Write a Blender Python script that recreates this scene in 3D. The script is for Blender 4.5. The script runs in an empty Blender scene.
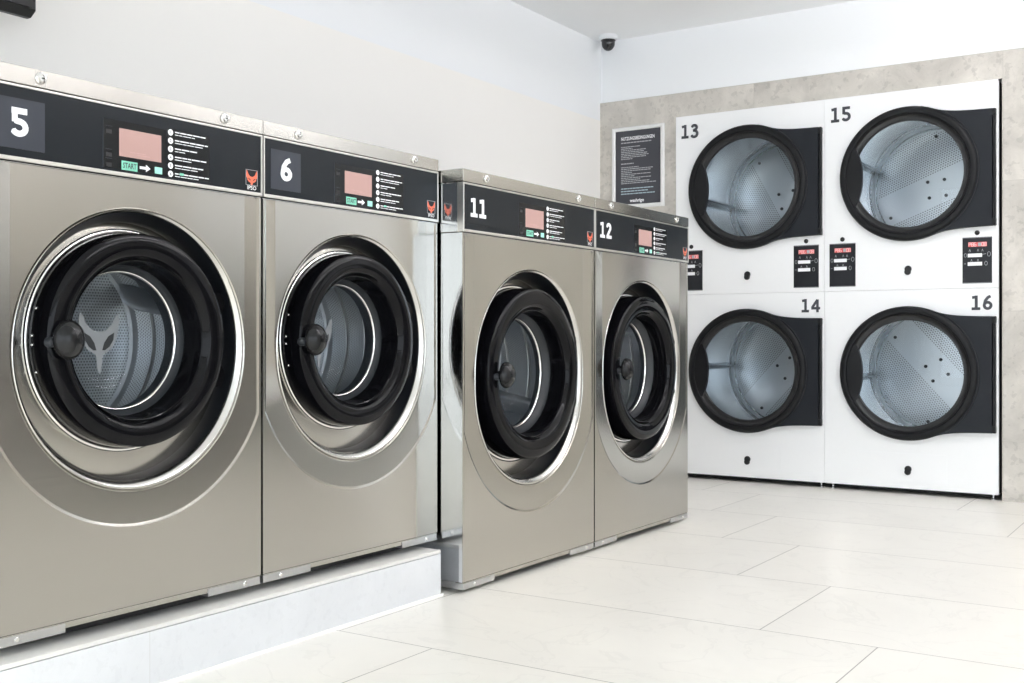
import bpy, bmesh, math, random
from math import sin, cos, pi, atan2, hypot, radians
from mathutils import Vector
random.seed(7)
C = bpy.context.scene
COL = C.collection

# ------------------------------------------------------------------ materials
def _mat(name):
    m = bpy.data.materials.new(name); m.use_nodes = True
    nt = m.node_tree; b = nt.nodes['Principled BSDF']
    return m, nt, b

def pbr(name, col, rough=.5, metal=0., spec=.5, coat=0., emit=None, estr=0., noise=0., nscale=8., bump=0., bscale=200.):
    m, nt, b = _mat(name)
    b.inputs['Base Color'].default_value = (*col, 1)
    b.inputs['Roughness'].default_value = rough
    b.inputs['Metallic'].default_value = metal
    b.inputs['Specular IOR Level'].default_value = spec
    b.inputs['Coat Weight'].default_value = coat
    if emit:
        b.inputs['Emission Color'].default_value = (*emit, 1)
        b.inputs['Emission Strength'].default_value = estr
    tc = nt.nodes.new('ShaderNodeTexCoord')
    if noise:
        n = nt.nodes.new('ShaderNodeTexNoise'); n.inputs['Scale'].default_value = nscale
        n.inputs['Detail'].default_value = 4
        nt.links.new(tc.outputs['Object'], n.inputs['Vector'])
        r = nt.nodes.new('ShaderNodeMixRGB'); r.blend_type = 'MIX'
        r.inputs[1].default_value = (*[c*(1-noise) for c in col], 1)
        r.inputs[2].default_value = (*[min(1, c*(1+noise)) for c in col], 1)
        nt.links.new(n.outputs['Fac'], r.inputs[0]); nt.links.new(r.outputs[0], b.inputs['Base Color'])
    if bump:
        n = nt.nodes.new('ShaderNodeTexNoise'); n.inputs['Scale'].default_value = bscale
        nt.links.new(tc.outputs['Object'], n.inputs['Vector'])
        bp = nt.nodes.new('ShaderNodeBump'); bp.inputs['Strength'].default_value = bump
        bp.inputs['Distance'].default_value = .001
        nt.links.new(n.outputs['Fac'], bp.inputs['Height']); nt.links.new(bp.outputs['Normal'], b.inputs['Normal'])
    return m

def brushed(name, col, rough, aniso, grain=.06):
    """brushed sheet steel: horizontal grain, so reflections smear vertically"""
    m, nt, b = _mat(name)
    b.inputs['Metallic'].default_value = 1
    b.inputs['Anisotropic'].default_value = aniso
    t = nt.nodes.new('ShaderNodeCombineXYZ'); t.inputs[2].default_value = 1
    nt.links.new(t.outputs[0], b.inputs['Tangent'])
    tc = nt.nodes.new('ShaderNodeTexCoord'); mp = nt.nodes.new('ShaderNodeMapping')
    mp.inputs['Scale'].default_value = (2.2, 2.2, 900)
    nt.links.new(tc.outputs['Object'], mp.inputs['Vector'])
    n = nt.nodes.new('ShaderNodeTexNoise'); n.inputs['Scale'].default_value = 1; n.inputs['Detail'].default_value = 2
    nt.links.new(mp.outputs[0], n.inputs['Vector'])
    r = nt.nodes.new('ShaderNodeMixRGB')
    r.inputs[1].default_value = (*[c*(1-grain) for c in col], 1); r.inputs[2].default_value = (*[c*(1+grain) for c in col], 1)
    nt.links.new(n.outputs['Fac'], r.inputs[0]); nt.links.new(r.outputs[0], b.inputs['Base Color'])
    mr = nt.nodes.new('ShaderNodeMapRange'); mr.inputs[3].default_value = rough*.85; mr.inputs[4].default_value = rough*1.15
    nt.links.new(n.outputs['Fac'], mr.inputs[0]); nt.links.new(mr.outputs[0], b.inputs['Roughness'])
    return m

def thin_glass(name, tint=(1, 1, 1), refl=1.0, rough=.02):
    m = bpy.data.materials.new(name); m.use_nodes = True
    nt = m.node_tree; nt.nodes.clear()
    out = nt.nodes.new('ShaderNodeOutputMaterial'); mix = nt.nodes.new('ShaderNodeMixShader')
    tr = nt.nodes.new('ShaderNodeBsdfTransparent'); tr.inputs[0].default_value = (*tint, 1)
    gl = nt.nodes.new('ShaderNodeBsdfGlossy'); gl.inputs['Roughness'].default_value = rough
    # Schlick's term from the facing angle, the same from both sides of the pane
    lw = nt.nodes.new('ShaderNodeLayerWeight'); lw.inputs[0].default_value = .5
    pw = nt.nodes.new('ShaderNodeMath'); pw.operation = 'POWER'; pw.inputs[1].default_value = 5
    fr = nt.nodes.new('ShaderNodeMath'); fr.operation = 'MULTIPLY_ADD'; fr.inputs[1].default_value = .96; fr.inputs[2].default_value = .04
    nt.links.new(lw.outputs['Facing'], pw.inputs[0]); nt.links.new(pw.outputs[0], fr.inputs[0])
    mul = nt.nodes.new('ShaderNodeMath'); mul.operation = 'MULTIPLY'; mul.inputs[1].default_value = refl
    nt.links.new(fr.outputs[0], mul.inputs[0]); nt.links.new(mul.outputs[0], mix.inputs[0])
    nt.links.new(tr.outputs[0], mix.inputs[1]); nt.links.new(gl.outputs[0], mix.inputs[2])
    nt.links.new(mix.outputs[0], out.inputs[0])
    return m

def perforated(name, col, rough, pitch, hole=.28, band=None, rmax=None, metal=.9, dark=.12):
    """sheet metal punched with rows of round holes, laid out in the mesh's own UVs (metres)"""
    m, nt, b = _mat(name)
    N, L = nt.nodes.new, nt.links.new
    b.inputs['Metallic'].default_value = metal; b.inputs['Roughness'].default_value = rough
    uv = N('ShaderNodeUVMap'); uv.uv_map = 'UVMap'
    sep = N('ShaderNodeSeparateXYZ'); L(uv.outputs[0], sep.inputs[0])
    def mth(op, a, bb=None, c=None):
        n = N('ShaderNodeMath'); n.operation = op
        for i, v in enumerate((a, bb, c)):
            if v is None: continue
            if isinstance(v, (int, float)): n.inputs[i].default_value = v
            else: L(v, n.inputs[i])
        return n.outputs[0]
    x = mth('DIVIDE', sep.outputs[0], pitch); y = mth('DIVIDE', sep.outputs[1], pitch*.87)
    fy = mth('FLOOR', y); odd = mth('MULTIPLY', mth('PINGPONG', fy, 1.0), .5)
    fx = mth('SUBTRACT', mth('FRACT', mth('ADD', x, odd)), .5); fyy = mth('SUBTRACT', mth('FRACT', y), .5)
    d = mth('SQRT', mth('ADD', mth('MULTIPLY', fx, fx), mth('MULTIPLY', fyy, fyy)))
    h = mth('LESS_THAN', d, hole)
    if band: h = mth('MULTIPLY', h, mth('GREATER_THAN', mth('ABSOLUTE', sep.outputs[1]), band))
    if rmax:
        rr = mth('SQRT', mth('ADD', mth('MULTIPLY', sep.outputs[0], sep.outputs[0]), mth('MULTIPLY', sep.outputs[1], sep.outputs[1])))
        h = mth('MULTIPLY', h, mth('LESS_THAN', rr, rmax))
    mx = N('ShaderNodeMixRGB'); mx.inputs[1].default_value = (*col, 1); mx.inputs[2].default_value = (*[c*dark for c in col], 1)
    L(h, mx.inputs[0]); L(mx.outputs[0], b.inputs['Base Color'])
    return m

def stone_tile(name, col, w, hgt, offs, axes, rowshift=0., gap=.003, groutc=(.3, .29, .27), rough=.35, vein=.12, nscale=3.0, blot=0.1, spec=.5, speck=0.):
    """large format tiles with a running joint; axes picks the two object axes that lie in the surface"""
    m, nt, b = _mat(name)
    N, L = nt.nodes.new, nt.links.new
    b.inputs['Roughness'].default_value = rough; b.inputs['Specular IOR Level'].default_value = spec
    tc = N('ShaderNodeTexCoord'); sep = N('ShaderNodeSeparateXYZ'); L(tc.outputs['Object'], sep.inputs[0])
    def mth(op, a, bb=None):
        n = N('ShaderNodeMath'); n.operation = op
        for i, v in enumerate((a, bb)):
            if v is None: continue
            if isinstance(v, (int, float)): n.inputs[i].default_value = v
            else: L(v, n.inputs[i])
        return n.outputs[0]
    a = sep.outputs[axes[0]]; v = sep.outputs[axes[1]]
    vv = mth('DIVIDE', mth('SUBTRACT', v, offs[1]), hgt); row = mth('FLOOR', vv)
    aa = mth('DIVIDE', mth('SUBTRACT', mth('SUBTRACT', a, offs[0]), mth('MULTIPLY', row, rowshift)), w)
    colid = mth('FLOOR', aa)
    def edge(frac, size):
        f = mth('FRACT', frac); dd = mth('MULTIPLY', mth('MINIMUM', f, mth('SUBTRACT', 1.0, f)), size)
        return mth('LESS_THAN', dd, gap/2)
    joint = mth('MAXIMUM', edge(vv, hgt), edge(aa, w))
    # stone colour
    n1 = N('ShaderNodeTexNoise'); n1.inputs['Scale'].default_value = nscale; n1.inputs['Detail'].default_value = 8; n1.inputs['Roughness'].default_value = .65
    n1.inputs['Distortion'].default_value = .6
    wn = N('ShaderNodeTexWhiteNoise'); wn.noise_dimensions = '2D'; cmb = N('ShaderNodeCombineXYZ')
    L(row, cmb.inputs[0]); L(colid, cmb.inputs[1]); L(cmb.outputs[0], wn.inputs['Vector'])
    off = N('ShaderNodeVectorMath'); off.operation = 'MULTIPLY_ADD'; off.inputs[1].default_value = (9, 9, 9)
    L(wn.outputs['Color'], off.inputs[0]); L(tc.outputs['Object'], off.inputs[2]); L(off.outputs[0], n1.inputs['Vector'])
    ramp = N('ShaderNodeValToRGB'); ramp.color_ramp.elements[0].position = .32; ramp.color_ramp.elements[1].position = .68
    ramp.color_ramp.elements[0].color = (*[c*(1-blot) for c in col], 1); ramp.color_ramp.elements[1].color = (*[min(1, c*(1+blot*.5)) for c in col], 1)
    L(n1.outputs['Fac'], ramp.inputs[0])
    n2 = N('ShaderNodeTexNoise'); n2.inputs['Scale'].default_value = nscale*2.2; n2.inputs['Detail'].default_value = 6; n2.inputs['Distortion'].default_value = 1.5
    L(off.outputs[0], n2.inputs['Vector'])
    vn = mth('LESS_THAN', mth('ABSOLUTE', mth('SUBTRACT', n2.outputs['Fac'], .5)), .012)
    mv = N('ShaderNodeMixRGB'); mv.blend_type = 'MULTIPLY'; mv.inputs[2].default_value = (*[1-vein]*3, 1)
    L(vn, mv.inputs[0]); L(ramp.outputs[0], mv.inputs[1])
    last = mv.outputs[0]
    if speck:
        vo = N('ShaderNodeTexNoise'); vo.inputs['Scale'].default_value = nscale*9; vo.inputs['Detail'].default_value = 5; L(off.outputs[0], vo.inputs['Vector'])
        sp = N('ShaderNodeMixRGB'); sp.blend_type = 'MULTIPLY'; sp.inputs[2].default_value = (*[1-speck]*3, 1)
        L(mth('LESS_THAN', vo.outputs['Fac'], .4), sp.inputs[0]); L(last, sp.inputs[1]); last = sp.outputs[0]
    mj = N('ShaderNodeMixRGB'); mj.inputs[2].default_value = (*groutc, 1)
    L(joint, mj.inputs[0]); L(last, mj.inputs[1]); L(mj.outputs[0], b.inputs['Base Color'])
    bp = N('ShaderNodeBump'); bp.inputs['Strength'].default_value = .4; bp.inputs['Distance'].default_value = .001; bp.invert = True
    L(joint, bp.inputs['Height']); L(bp.outputs[0], b.inputs['Normal'])
    return m

M = {}
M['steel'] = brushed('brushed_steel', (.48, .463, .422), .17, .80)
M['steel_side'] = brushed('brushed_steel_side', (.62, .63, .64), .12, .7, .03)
M['steel_lid'] = brushed('brushed_steel_lid', (.50, .485, .45), .20, .7)
M['trim_steel'] = pbr('trim_steel', (.72, .70, .66), .28, 1)
M['zinc'] = pbr('zinc_plate', (.54, .545, .545), .3, 1)
M['chrome'] = pbr('chrome', (.80, .79, .77), .12, 1)
M['satin_chrome'] = pbr('satin_chrome', (.62, .61, .585), .2, 1)
M['black_gloss'] = pbr('black_gloss', (.004, .004, .005), .06, 0, .17)
M['black_liner'] = pbr('black_liner', (.006, .007, .009), .36, 0, .22, bump=.3, bscale=600)
M['gasket'] = pbr('gasket', (.022, .025, .029), .45)
M['knob'] = pbr('door_knob_plastic', (.009, .009, .010), .16, 0, .3)
M['panel'] = pbr('control_panel_black', (.0065, .0095, .013), .28, 0, .25)
M['module'] = pbr('display_module_black', (.005, .006, .007), .2, 0, .3)
M['sticker'] = pbr('number_sticker_slate', (.034, .039, .052), .4, 0, .35)
M['white_print'] = pbr('white_print', (.90, .91, .93), .5)
M['grey_print'] = pbr('grey_print', (.42, .43, .45), .5)
M['dark_print'] = pbr('dark_print', (.045, .048, .058), .5)
M['green'] = pbr('mint_green_print', (.22, .62, .46), .45)
M['green_light'] = pbr('mint_light_print', (.36, .76, .62), .45)
M['orange'] = pbr('orange_print', (.80, .16, .085), .45)
M['lcd'] = pbr('lcd_pink', (.43, .275, .25), .3, spec=.2, emit=(1, .60, .54), estr=.07)
M['lcd_text'] = pbr('lcd_text', (.55, .33, .31), .3)
M['led_red'] = pbr('led_red', (.42, .06, .06), .3, emit=(1, .16, .16), estr=.28)
M['led_pale'] = pbr('led_pale', (.75, .42, .42), .3, emit=(1, .55, .52), estr=.25)
M['dark_void'] = pbr('black_base', (.012, .012, .013), .6)
M['foot'] = pbr('foot_steel', (.6, .61, .62), .3, 1)
M['drum_wall'] = perforated('drum_perforated', (.60, .625, .65), .32, .0078, .30, dark=.35)
M['drum_plain'] = pbr('drum_plain', (.46, .48, .51), .5, .9)
M['drum_star'] = pbr('drum_star', (.66, .68, .71), .35, .6)
M['drum_back'] = perforated('drum_back_perforated', (.58, .60, .625), .32, .0082, .30, dark=.35)
M['frost'] = pbr('frosted_print', (.27, .285, .30), .55)
M['glass'] = thin_glass('door_glass', (.93, .95, .96), .35)
M['dry_glass'] = thin_glass('dryer_glass', (.90, .93, .95), .6)
M['enamel'] = pbr('white_enamel', (.89, .90, .905), .32, 0, .5)
M['dry_black'] = pbr('dryer_door_black', (.008, .0084, .0095), .40, 0, .22, bump=.15, bscale=900)
M['dry_groove'] = pbr('dryer_door_groove', (.010, .010, .011), .3)
M['dry_slate'] = pbr('dryer_door_slate', (.013, .0155, .020), .46, 0, .25, bump=.15, bscale=900)
M['keypad'] = pbr('keypad_black', (.014, .0155, .019), .35, 0, .3)
M['galv'] = pbr('galvanised', (.66, .69, .715), .26, .95, noise=.06, nscale=5)
M['poster'] = pbr('poster_slate', (.050, .052, .064), .45)
M['blue_print'] = pbr('blue_grey_print', (.42, .55, .60), .5)
M['alu'] = pbr('aluminium_frame', (.82, .825, .82), .35, .1)
M['tv_body'] = pbr('monitor_case', (.030, .030, .0295), .42, 0, .3)
M['tv_screen'] = pbr('monitor_screen', (.006, .006, .007), .25, 0, .2)
M['cam_dome'] = pbr('smoked_dome', (.012, .013, .015), .08, 0, .6)
M['cam_base'] = pbr('camera_base_white', (.78, .80, .82), .4)
M['paint'] = pbr('white_paint', (.885, .905, .925), .7, noise=.01, nscale=2)
M['cream'] = pbr('cream_paint', (.92, .905, .875), .7, noise=.012, nscale=2)
M['ceil'] = pbr('ceiling_paint', (.90, .915, .925), .8)
M['reflect_dark'] = pbr('reflected_dark_grey', (.10, .098, .09), .5)  # dark tone for the added panels that the steel reflects
M['floor'] = stone_tile('floor_tile', (.85, .825, .765), 1.235, .617, (-1.06, 2.822), (0, 1), -.308, .0032, (.33, .31, .28), .30, .04, 1.6, .05)
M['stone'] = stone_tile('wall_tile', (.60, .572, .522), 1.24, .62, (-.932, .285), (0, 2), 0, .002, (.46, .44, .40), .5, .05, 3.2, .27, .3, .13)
M['stone_side'] = stone_tile('side_wall_tile', (.76, .73, .68), 1.24, .62, (.3, .285), (1, 2), 0, .002, (.46, .44, .40), .5, .05, 3.6, .20, .3, .10)  # lighter than the back wall's tile, to brighten machine 5's reflection
M['plinth'] = stone_tile('plinth_tile', (.68, .69, .705), 1.24, .9, (1.608, -.2), (1, 2), 0, .002, (.6, .6, .6), .45, .015, 5, .05, .3, .03)
M['plinth_edge'] = pbr('plinth_ledge', (.70, .69, .66), .5, noise=.05, nscale=12)
M['lamp'] = pbr('lamp_diffuser', (.9, .9, .9), .5, emit=(1, .965, 1.0), estr=20.0)
M['lamp_frame'] = pbr('lamp_frame', (.85, .85, .85), .4)
M['pane'] = thin_glass('window_pane', (.96, .98, .98), .7)
M['paving'] = pbr('street_paving', (.62, .62, .61), .8, noise=.1)

# ------------------------------------------------------------------ mesh helper
class MB:
    def __init__(s, f=lambda u, v, w: (u, v, w)):
        s.bm = bmesh.new(); s.f = f; s.uvl = None
    def V(s, u, v, w): return s.bm.verts.new(s.f(u, v, w))
    def F(s, vs):
        try: return s.bm.faces.new(vs)
        except ValueError: return None
    def box(s, u0, u1, v0, v1, w0, w1, bev=0):
        vs = [s.V(u, v, w) for u in (u0, u1) for v in (v0, v1) for w in (w0, w1)]
        fs = [s.F([vs[i] for i in q]) for q in ((0, 1, 3, 2), (4, 6, 7, 5), (0, 4, 5, 1), (2, 3, 7, 6), (0, 2, 6, 4), (1, 5, 7, 3))]
        if bev:
            s.boxy = True
            es = set(e for f in fs if f for e in f.edges)
            bmesh.ops.recalc_face_normals(s.bm, faces=[f for f in fs if f])
            bmesh.ops.bevel(s.bm, geom=list(es), offset=bev, segments=2, profile=.5, affect='EDGES')
        return s
    def prism(s, pts, w0, w1):
        a = [s.V(u, v, w0) for u, v in pts]; b = [s.V(u, v, w1) for u, v in pts]
        n = len(pts)
        s.F(a[::-1]); s.F(b)
        for i in range(n): s.F([a[i], a[(i+1) % n], b[(i+1) % n], b[i]])
        return s
    def rings(s, rings, close=True, uv=None):
        """loft closed rings of (u,v,w); a one-point ring is a pole"""
        R = [[s.V(*p) for p in r] for r in rings]
        for k in range(len(R)-1):
            a, b = R[k], R[k+1]; n = max(len(a), len(b))
            for i in range(n if close else n-1):
                j = (i+1) % n
                if len(a) == 1: s.F([a[0], b[i], b[j]])
                elif len(b) == 1: s.F([a[i], a[j], b[0]])
                else: s.F([a[i], a[j], b[j], b[i]])
        return R
    def lathe(s, prof, cu=0, cv=0, n=64, uvs=False):
        """profile of (r,w) turned about the w axis through (cu,cv)"""
        if uvs:
            s.uvl = s.bm.loops.layers.uv.get('UVMap') or s.bm.loops.layers.uv.new('UVMap')
            acc = 0; rref = max(p[0] for p in prof)
            for (r0, w0), (r1, w1) in zip(prof, prof[1:]):
                ln = hypot(r1-r0, w1-w0)
                ra = [s.V(cu+r0*cos(2*pi*i/n), cv+r0*sin(2*pi*i/n), w0) for i in range(n)]
                rb = [s.V(cu+r1*cos(2*pi*i/n), cv+r1*sin(2*pi*i/n), w1) for i in range(n)]
                for i in range(n):
                    j = (i+1) % n; f = s.F([ra[i], ra[j], rb[j], rb[i]])
                    for l, (t, q) in zip(f.loops, ((i, 0), (i+1, 0), (i+1, ln), (i, ln))):
                        l[s.uvl].uv = (2*pi*rref*t/n, acc+q)
                acc += ln
            bmesh.ops.remove_doubles(s.bm, verts=s.bm.verts[:], dist=1e-5)
            return s
        rs = []
        for r, w in prof:
            rs.append([(cu, cv, w)] if r < 1e-6 else [(cu+r*cos(2*pi*i/n), cv+r*sin(2*pi*i/n), w) for i in range(n)])
        s.rings(rs); return s
    def disc(s, r, cu, cv, w, n=64, rot=0):
        s.uvl = s.bm.loops.layers.uv.get('UVMap') or s.bm.loops.layers.uv.new('UVMap')
        vs = [(r*cos(2*pi*i/n), r*sin(2*pi*i/n)) for i in range(n)]
        f = s.F([s.V(cu+a, cv+b, w) for a, b in vs])
        for l, (a, b) in zip(f.loops, vs): l[s.uvl].uv = (a*cos(rot)+b*sin(rot), -a*sin(rot)+b*cos(rot))
        return s
    def tube(s, path, r, n=12, cap=True):
        """round bar through (u,v,w) points; r may be a list"""
        P = [Vector(p) for p in path]; rr = r if isinstance(r, (list, tuple)) else [r]*len(P)
        rs = []
        for i, p in enumerate(P):
            t = (P[min(i+1, len(P)-1)]-P[max(i-1, 0)]).normalized()
            a = t.cross(Vector((0, 0, 1)));
            if a.length < .1: a = t.cross(Vector((0, 1, 0)))
            a.normalize(); b = t.cross(a)
            rs.append([tuple(p+a*rr[i]*cos(2*pi*k/n)+b*rr[i]*sin(2*pi*k/n)) for k in range(n)])
        R = s.rings(rs)
        if cap: s.F(R[0][::-1]); s.F(R[-1])
        return s
    def stroke(s, pts, t, w0, w1):
        if not hasattr(s, 'lv'): s.lv = 0
        """flat printed stroke of width t along (u,v) points"""
        for (a, b), (c, d) in zip(pts, pts[1:]):
            L = hypot(c-a, d-b)
            if L < 1e-7: continue
            nx, ny = -(d-b)/L*t/2, (c-a)/L*t/2
            s.lv += 1; s.prism([(a-nx, b-ny), (c-nx, d-ny), (c+nx, d+ny), (a+nx, b+ny)], w0, w1+4e-5*(s.lv % 60))
        for k, (a, b) in enumerate(pts[1:-1]):
            s.lv += 1; s.prism([(a+t/2*cos(2*pi*i/12), b+t/2*sin(2*pi*i/12)) for i in range(12)], w0, w1+4e-5*(s.lv % 60))
        return s
    def build(s, name, mat, parent=None, smooth=True, ang=28, kind=None, label=None, mods=()):
        bmesh.ops.recalc_face_normals(s.bm, faces=s.bm.faces[:])
        me = bpy.data.meshes.new(name); s.bm.to_mesh(me); s.bm.free()
        for m in (mat if isinstance(mat, (list, tuple)) else [mat]): me.materials.append(M[m])
        if smooth:
            if getattr(s, 'boxy', False) and ang == 28: ang = 16
            me.shade_smooth()
            me.set_sharp_from_angle(angle=radians(ang))
        o = bpy.data.objects.new(name, me); COL.objects.link(o)
        if parent: o.parent = parent
        if kind: o['kind'] = kind
        if label: o['label'] = label
        for md in mods:
            if md[0] == 'SOLIDIFY':
                q = o.modifiers.new('solid', 'SOLIDIFY'); q.thickness = md[1]; q.offset = -1
            if md[0] == 'WN':
                q = o.modifiers.new('wn', 'WEIGHTED_NORMAL'); q.weight = 80; q.keep_sharp = True
        return o

def thing(name, label, cat, loc, group=None, rot=0):
    o = bpy.data.objects.new(name, None); COL.objects.link(o)
    o.location = loc; o.rotation_euler.z = rot; o.empty_display_size = .1
    o['label'] = label; o['category'] = cat
    if group: o['group'] = group
    return o

def text_mb(mb, body, u, v, size, w, off=0., align='LEFT', sx=1.0):
    """flat lettering from the built-in font, put on a surface"""
    cu = bpy.data.curves.new('lettering', 'FONT'); cu.body = body; cu.size = size; cu.offset = off*size
    cu.align_x = align; cu.fill_mode = 'FRONT'; cu.resolution_u = 3
    o = bpy.data.objects.new('lettering', cu); COL.objects.link(o)
    bpy.context.view_layer.update()
    me = bpy.data.meshes.new_from_object(o.evaluated_get(bpy.context.evaluated_depsgraph_get()))
    vs = [mb.V(u+p.co.x*sx, v+p.co.y, w) for p in me.vertices]
    for p in me.polygons: mb.F([vs[i] for i in p.vertices])
    bpy.data.objects.remove(o); bpy.data.curves.remove(cu); bpy.data.meshes.remove(me)

def arc(cx, cy, rx, ry, a0, a1, n=14):
    return [(cx+rx*cos(radians(a0+(a1-a0)*i/n)), cy+ry*sin(radians(a0+(a1-a0)*i/n))) for i in range(n+1)]
def glyph(ch, t):
    """digit centre-lines in a box 0..0.62 wide, 1 high, for stroke width t"""
    h = t/2; W = .62
    if ch == '1': return .56, [[(.30, 0), (.30, 1)], [(.32, 1-h), (.03, .86)], [(0, h), (.56, h)]]
    if ch == '2': return W, [arc(.30, .70, .30-h, .30-h, 165, -20) + [(h*1.15, h*1.1)], [(h*.4, h), (W, h)]]
    if ch == '3': return W, [arc(.29, .735, .29-h, .265-h, 160, -90), arc(.29, .29, .33-h, .29-h*.6, 90, -155), [(.2, .53), (.32, .53)]]
    if ch == '4': return .68, [[(.48, 0), (.48, .95)], [(.48, .93), (.07, .33)], [(.02, .30), (.68, .30)]]
    if ch == '5': return W, [[(.57, 1-h), (.05, 1-h)], [(.05+h, 1), (.05+h, .50)], [(.05+h, .56)] + arc(.29, .32, .33-h, .32-h, 95, -150)]
    if ch == '6': return W, [arc(.31, .31, .31-h, .31-h, 0, 360, 24) + arc(.31, .31, .31-h, .31-h, 0, 20, 3), [(.50, 1-h*.6), (.33, .86), (.16, .62), (h*1.02, .36)]]
def number(mb, s, uc, vb, height, w, t=.2, thick=.0006, gap=.16, sx=1.):
    gs = [glyph(c, t) for c in s]
    tot = sum(g[0] for g in gs)+gap*(len(gs)-1); x = uc-tot*height*sx/2
    for wd, st in gs:
        for pl in st: mb.stroke([(x+a*height*sx, vb+b*height) for a, b in pl], t*height, w, w+thick)
        x += (wd+gap)*height*sx

def bisect(inside, dx, dy, cu, cv, tmax=3.):
    a, b = 0., tmax
    for _ in range(34):
        m = (a+b)/2
        if inside(cu+dx*m, cv+dy*m): a = m
        else: b = m
    return a
def stadium(r, sep, cv, n=128, cu=0):
    """vertical stadium outline (semicircles sep apart from the centre)"""
    out = []
    for i in range(n):
        t = 2*pi*i/n; out.append((cu+r*cos(t), cv+r*sin(t)+(sep if sin(t) > 1e-9 else -sep if sin(t) < -1e-9 else 0)))
    return out
def in_stad(u, v, r, sep, cv):
    dv = max(0, abs(v-cv)-sep); return hypot(u, dv) <= r

# ------------------------------------------------------------------ washing machines
def washer(num, yc, xf, zb, W, D, capT, capB, pt, pb, fold, zc, rl, sep, RU, zd, k, dep, label, modu, spin):
    root = thing('washing_machine', label, 'washing machine', (xf-D/2, yc, zb), 'front loading washing machines along the left wall')
    f = lambda u, v, w: (D/2+w, u, v-zb)          # v is height above the room's floor
    mb = lambda: MB(f)
    h2 = W/2; h = -.0065; vt = pb-.0115
    # --- cabinet: side and back sheets
    m = mb()
    a = [(-h2+.002, -.003), (-h2+.002, -D), (h2-.002, -D), (h2-.002, -.003)]
    lo = [m.V(u, fold, w) for u, w in a]; hi = [m.V(u, pb-.0105, w) for u, w in a]
    for i in range(3): m.F([lo[i], lo[i+1], hi[i+1], hi[i]])
    m.F(lo[::-1]); m.F(hi)
    m.build('cabinet', 'steel_side', root, smooth=False, mods=[('SOLIDIFY', .0015)])
    # --- housing behind the control panel and the lid
    m = mb(); m.box(-h2+.001, h2-.001, pb-.0085, capB-.0015, -D, -.0005, .002); m.build('control_housing', 'steel_side', root)
    m = mb(); m.box(-h2, h2, capB, capT, -D, .003, .0012)
    for s in (-1, 1):
        a = s*(h2+.0002); b = s*(h2+.0014)
        q = [(.002, capB+.001), (.002, capT-.002), (-.038, capB+.001)]
        A = [m.V(a, v, w) for w, v in q]; B = [m.V(b, v, w) for w, v in q]
        m.F(A); m.F(B[::-1])
        for i in range(3): m.F([A[i], A[(i+1) % 3], B[(i+1) % 3], B[i]])
    lid = m.build('lid', 'steel_lid', root)
    for uu in modu['screws']:
        m = mb(); u = uu-h2; v = (capT+capB)/2+.001
        m.lathe([(.0125, .0025), (.0125, .005), (.0105, .0085), (.007, .0095), (.006, .0075), (.0, .0075)], u, v, 20)
        sc = m.build('lid_lock', 'chrome', lid)
        m = mb(); m.box(u+.0005, u+.0055, v-.0012, v+.0012, .0072, .0082); m.build('key_slot', 'dark_void', lid)
    # --- control panel
    m = mb(); m.box(-h2+.005, h2-.005, pb, pt, -.020, .0022, .0008); cp = m.build('control_panel', 'panel', root)
    m = mb()
    m.box(-h2+.0006, h2-.0006, pt, pt+.0052, -.02, .0045, .0012); m.box(-h2+.0006, h2-.0006, pb-.0082, pb, -.02, .0045, .0012)
    m.box(-h2+.0006, -h2+.005, pb, pt, -.02, .0044, .001); m.box(h2-.005, h2-.0006, pb, pt, -.02, .0044, .001)
    m.build('panel_trim', 'trim_steel', cp)
    w0 = .0024
    su0, su1 = modu['sticker']; sv0, sv1 = pb+.016, pb+.117
    m = mb(); m.box(su0-h2, su1-h2, sv0, sv1, .0021, w0+.0004); m.build('number_sticker', modu['smat'], cp)
    m = mb(); number(m, num, (su0+su1)/2-h2+modu['nd'], pb+modu['nv'], modu['nh'], w0+.0004, modu['nt'], sx=modu['sx']); m.build('machine_number', 'white_print', cp, smooth=False)
    o = modu['off']-h2
    m = mb(); m.box(o+.262, o+.4305, pb+.006, pb+.112, .0021, w0+.0006, .0004); m.build('display_module', 'module', cp)
    m = mb()
    m.box(o+.2615, o+.2625, pb+.006, pb+.112, .0021, w0+.001)
    for vv in (.096, .046, .026): m.box(o+.268, o+.285, pb+vv, pb+vv+.0008, .0025, w0+.0009)
    m.build('module_edge', 'sticker', cp)
    for vv in (.086, .036, .014):
        m = mb(); m.box(o+.269, o+.284, pb+vv-.006, pb+vv+.003, .0025, w0+.0012, .0003); m.build('card_slot', 'dark_void', cp)
    m = mb(); m.box(o+.303, o+.416, pb+.035, pb+.096, .0021, w0+.0012, .0004); m.build('display_screen', 'lcd', cp)
    m = mb()
    for a, b in ((.331, .345), (.348, .374), (.35, .384)): m.box(o+a, o+b, pb+.042+(.004 if b < .38 else 0), pb+.0435+(.004 if b < .38 else 0), .0025, w0+.0015)
    m.build('screen_text', 'lcd_text', cp)
    m = mb(); m.box(o+.309, o+.351, pb+.006, pb+.026, .0021, w0+.0011, .0003); m.build('start_label', 'green', cp)
    m = mb(); text_mb(m, 'START', o+.330, pb+.0105, .0165, w0+.0014, .02, 'CENTER', .74); m.build('start_lettering', 'dark_print', cp, smooth=False)
    m = mb(); m.prism([(o+.357, pb+.0135), (o+.374, pb+.0135), (o+.374, pb+.0085), (o+.386, pb+.0165), (o+.374, pb+.0245), (o+.374, pb+.0195), (o+.357, pb+.0195)], .0021, w0+.0011)
    m.build('start_arrow', 'white_print', cp, smooth=False)
    m = mb(); m.box(o+.398, o+.4185, pb+.0085, pb+.0235, .0021, w0+.0014, .0006); m.build('start_button', 'green_light', cp)
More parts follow.
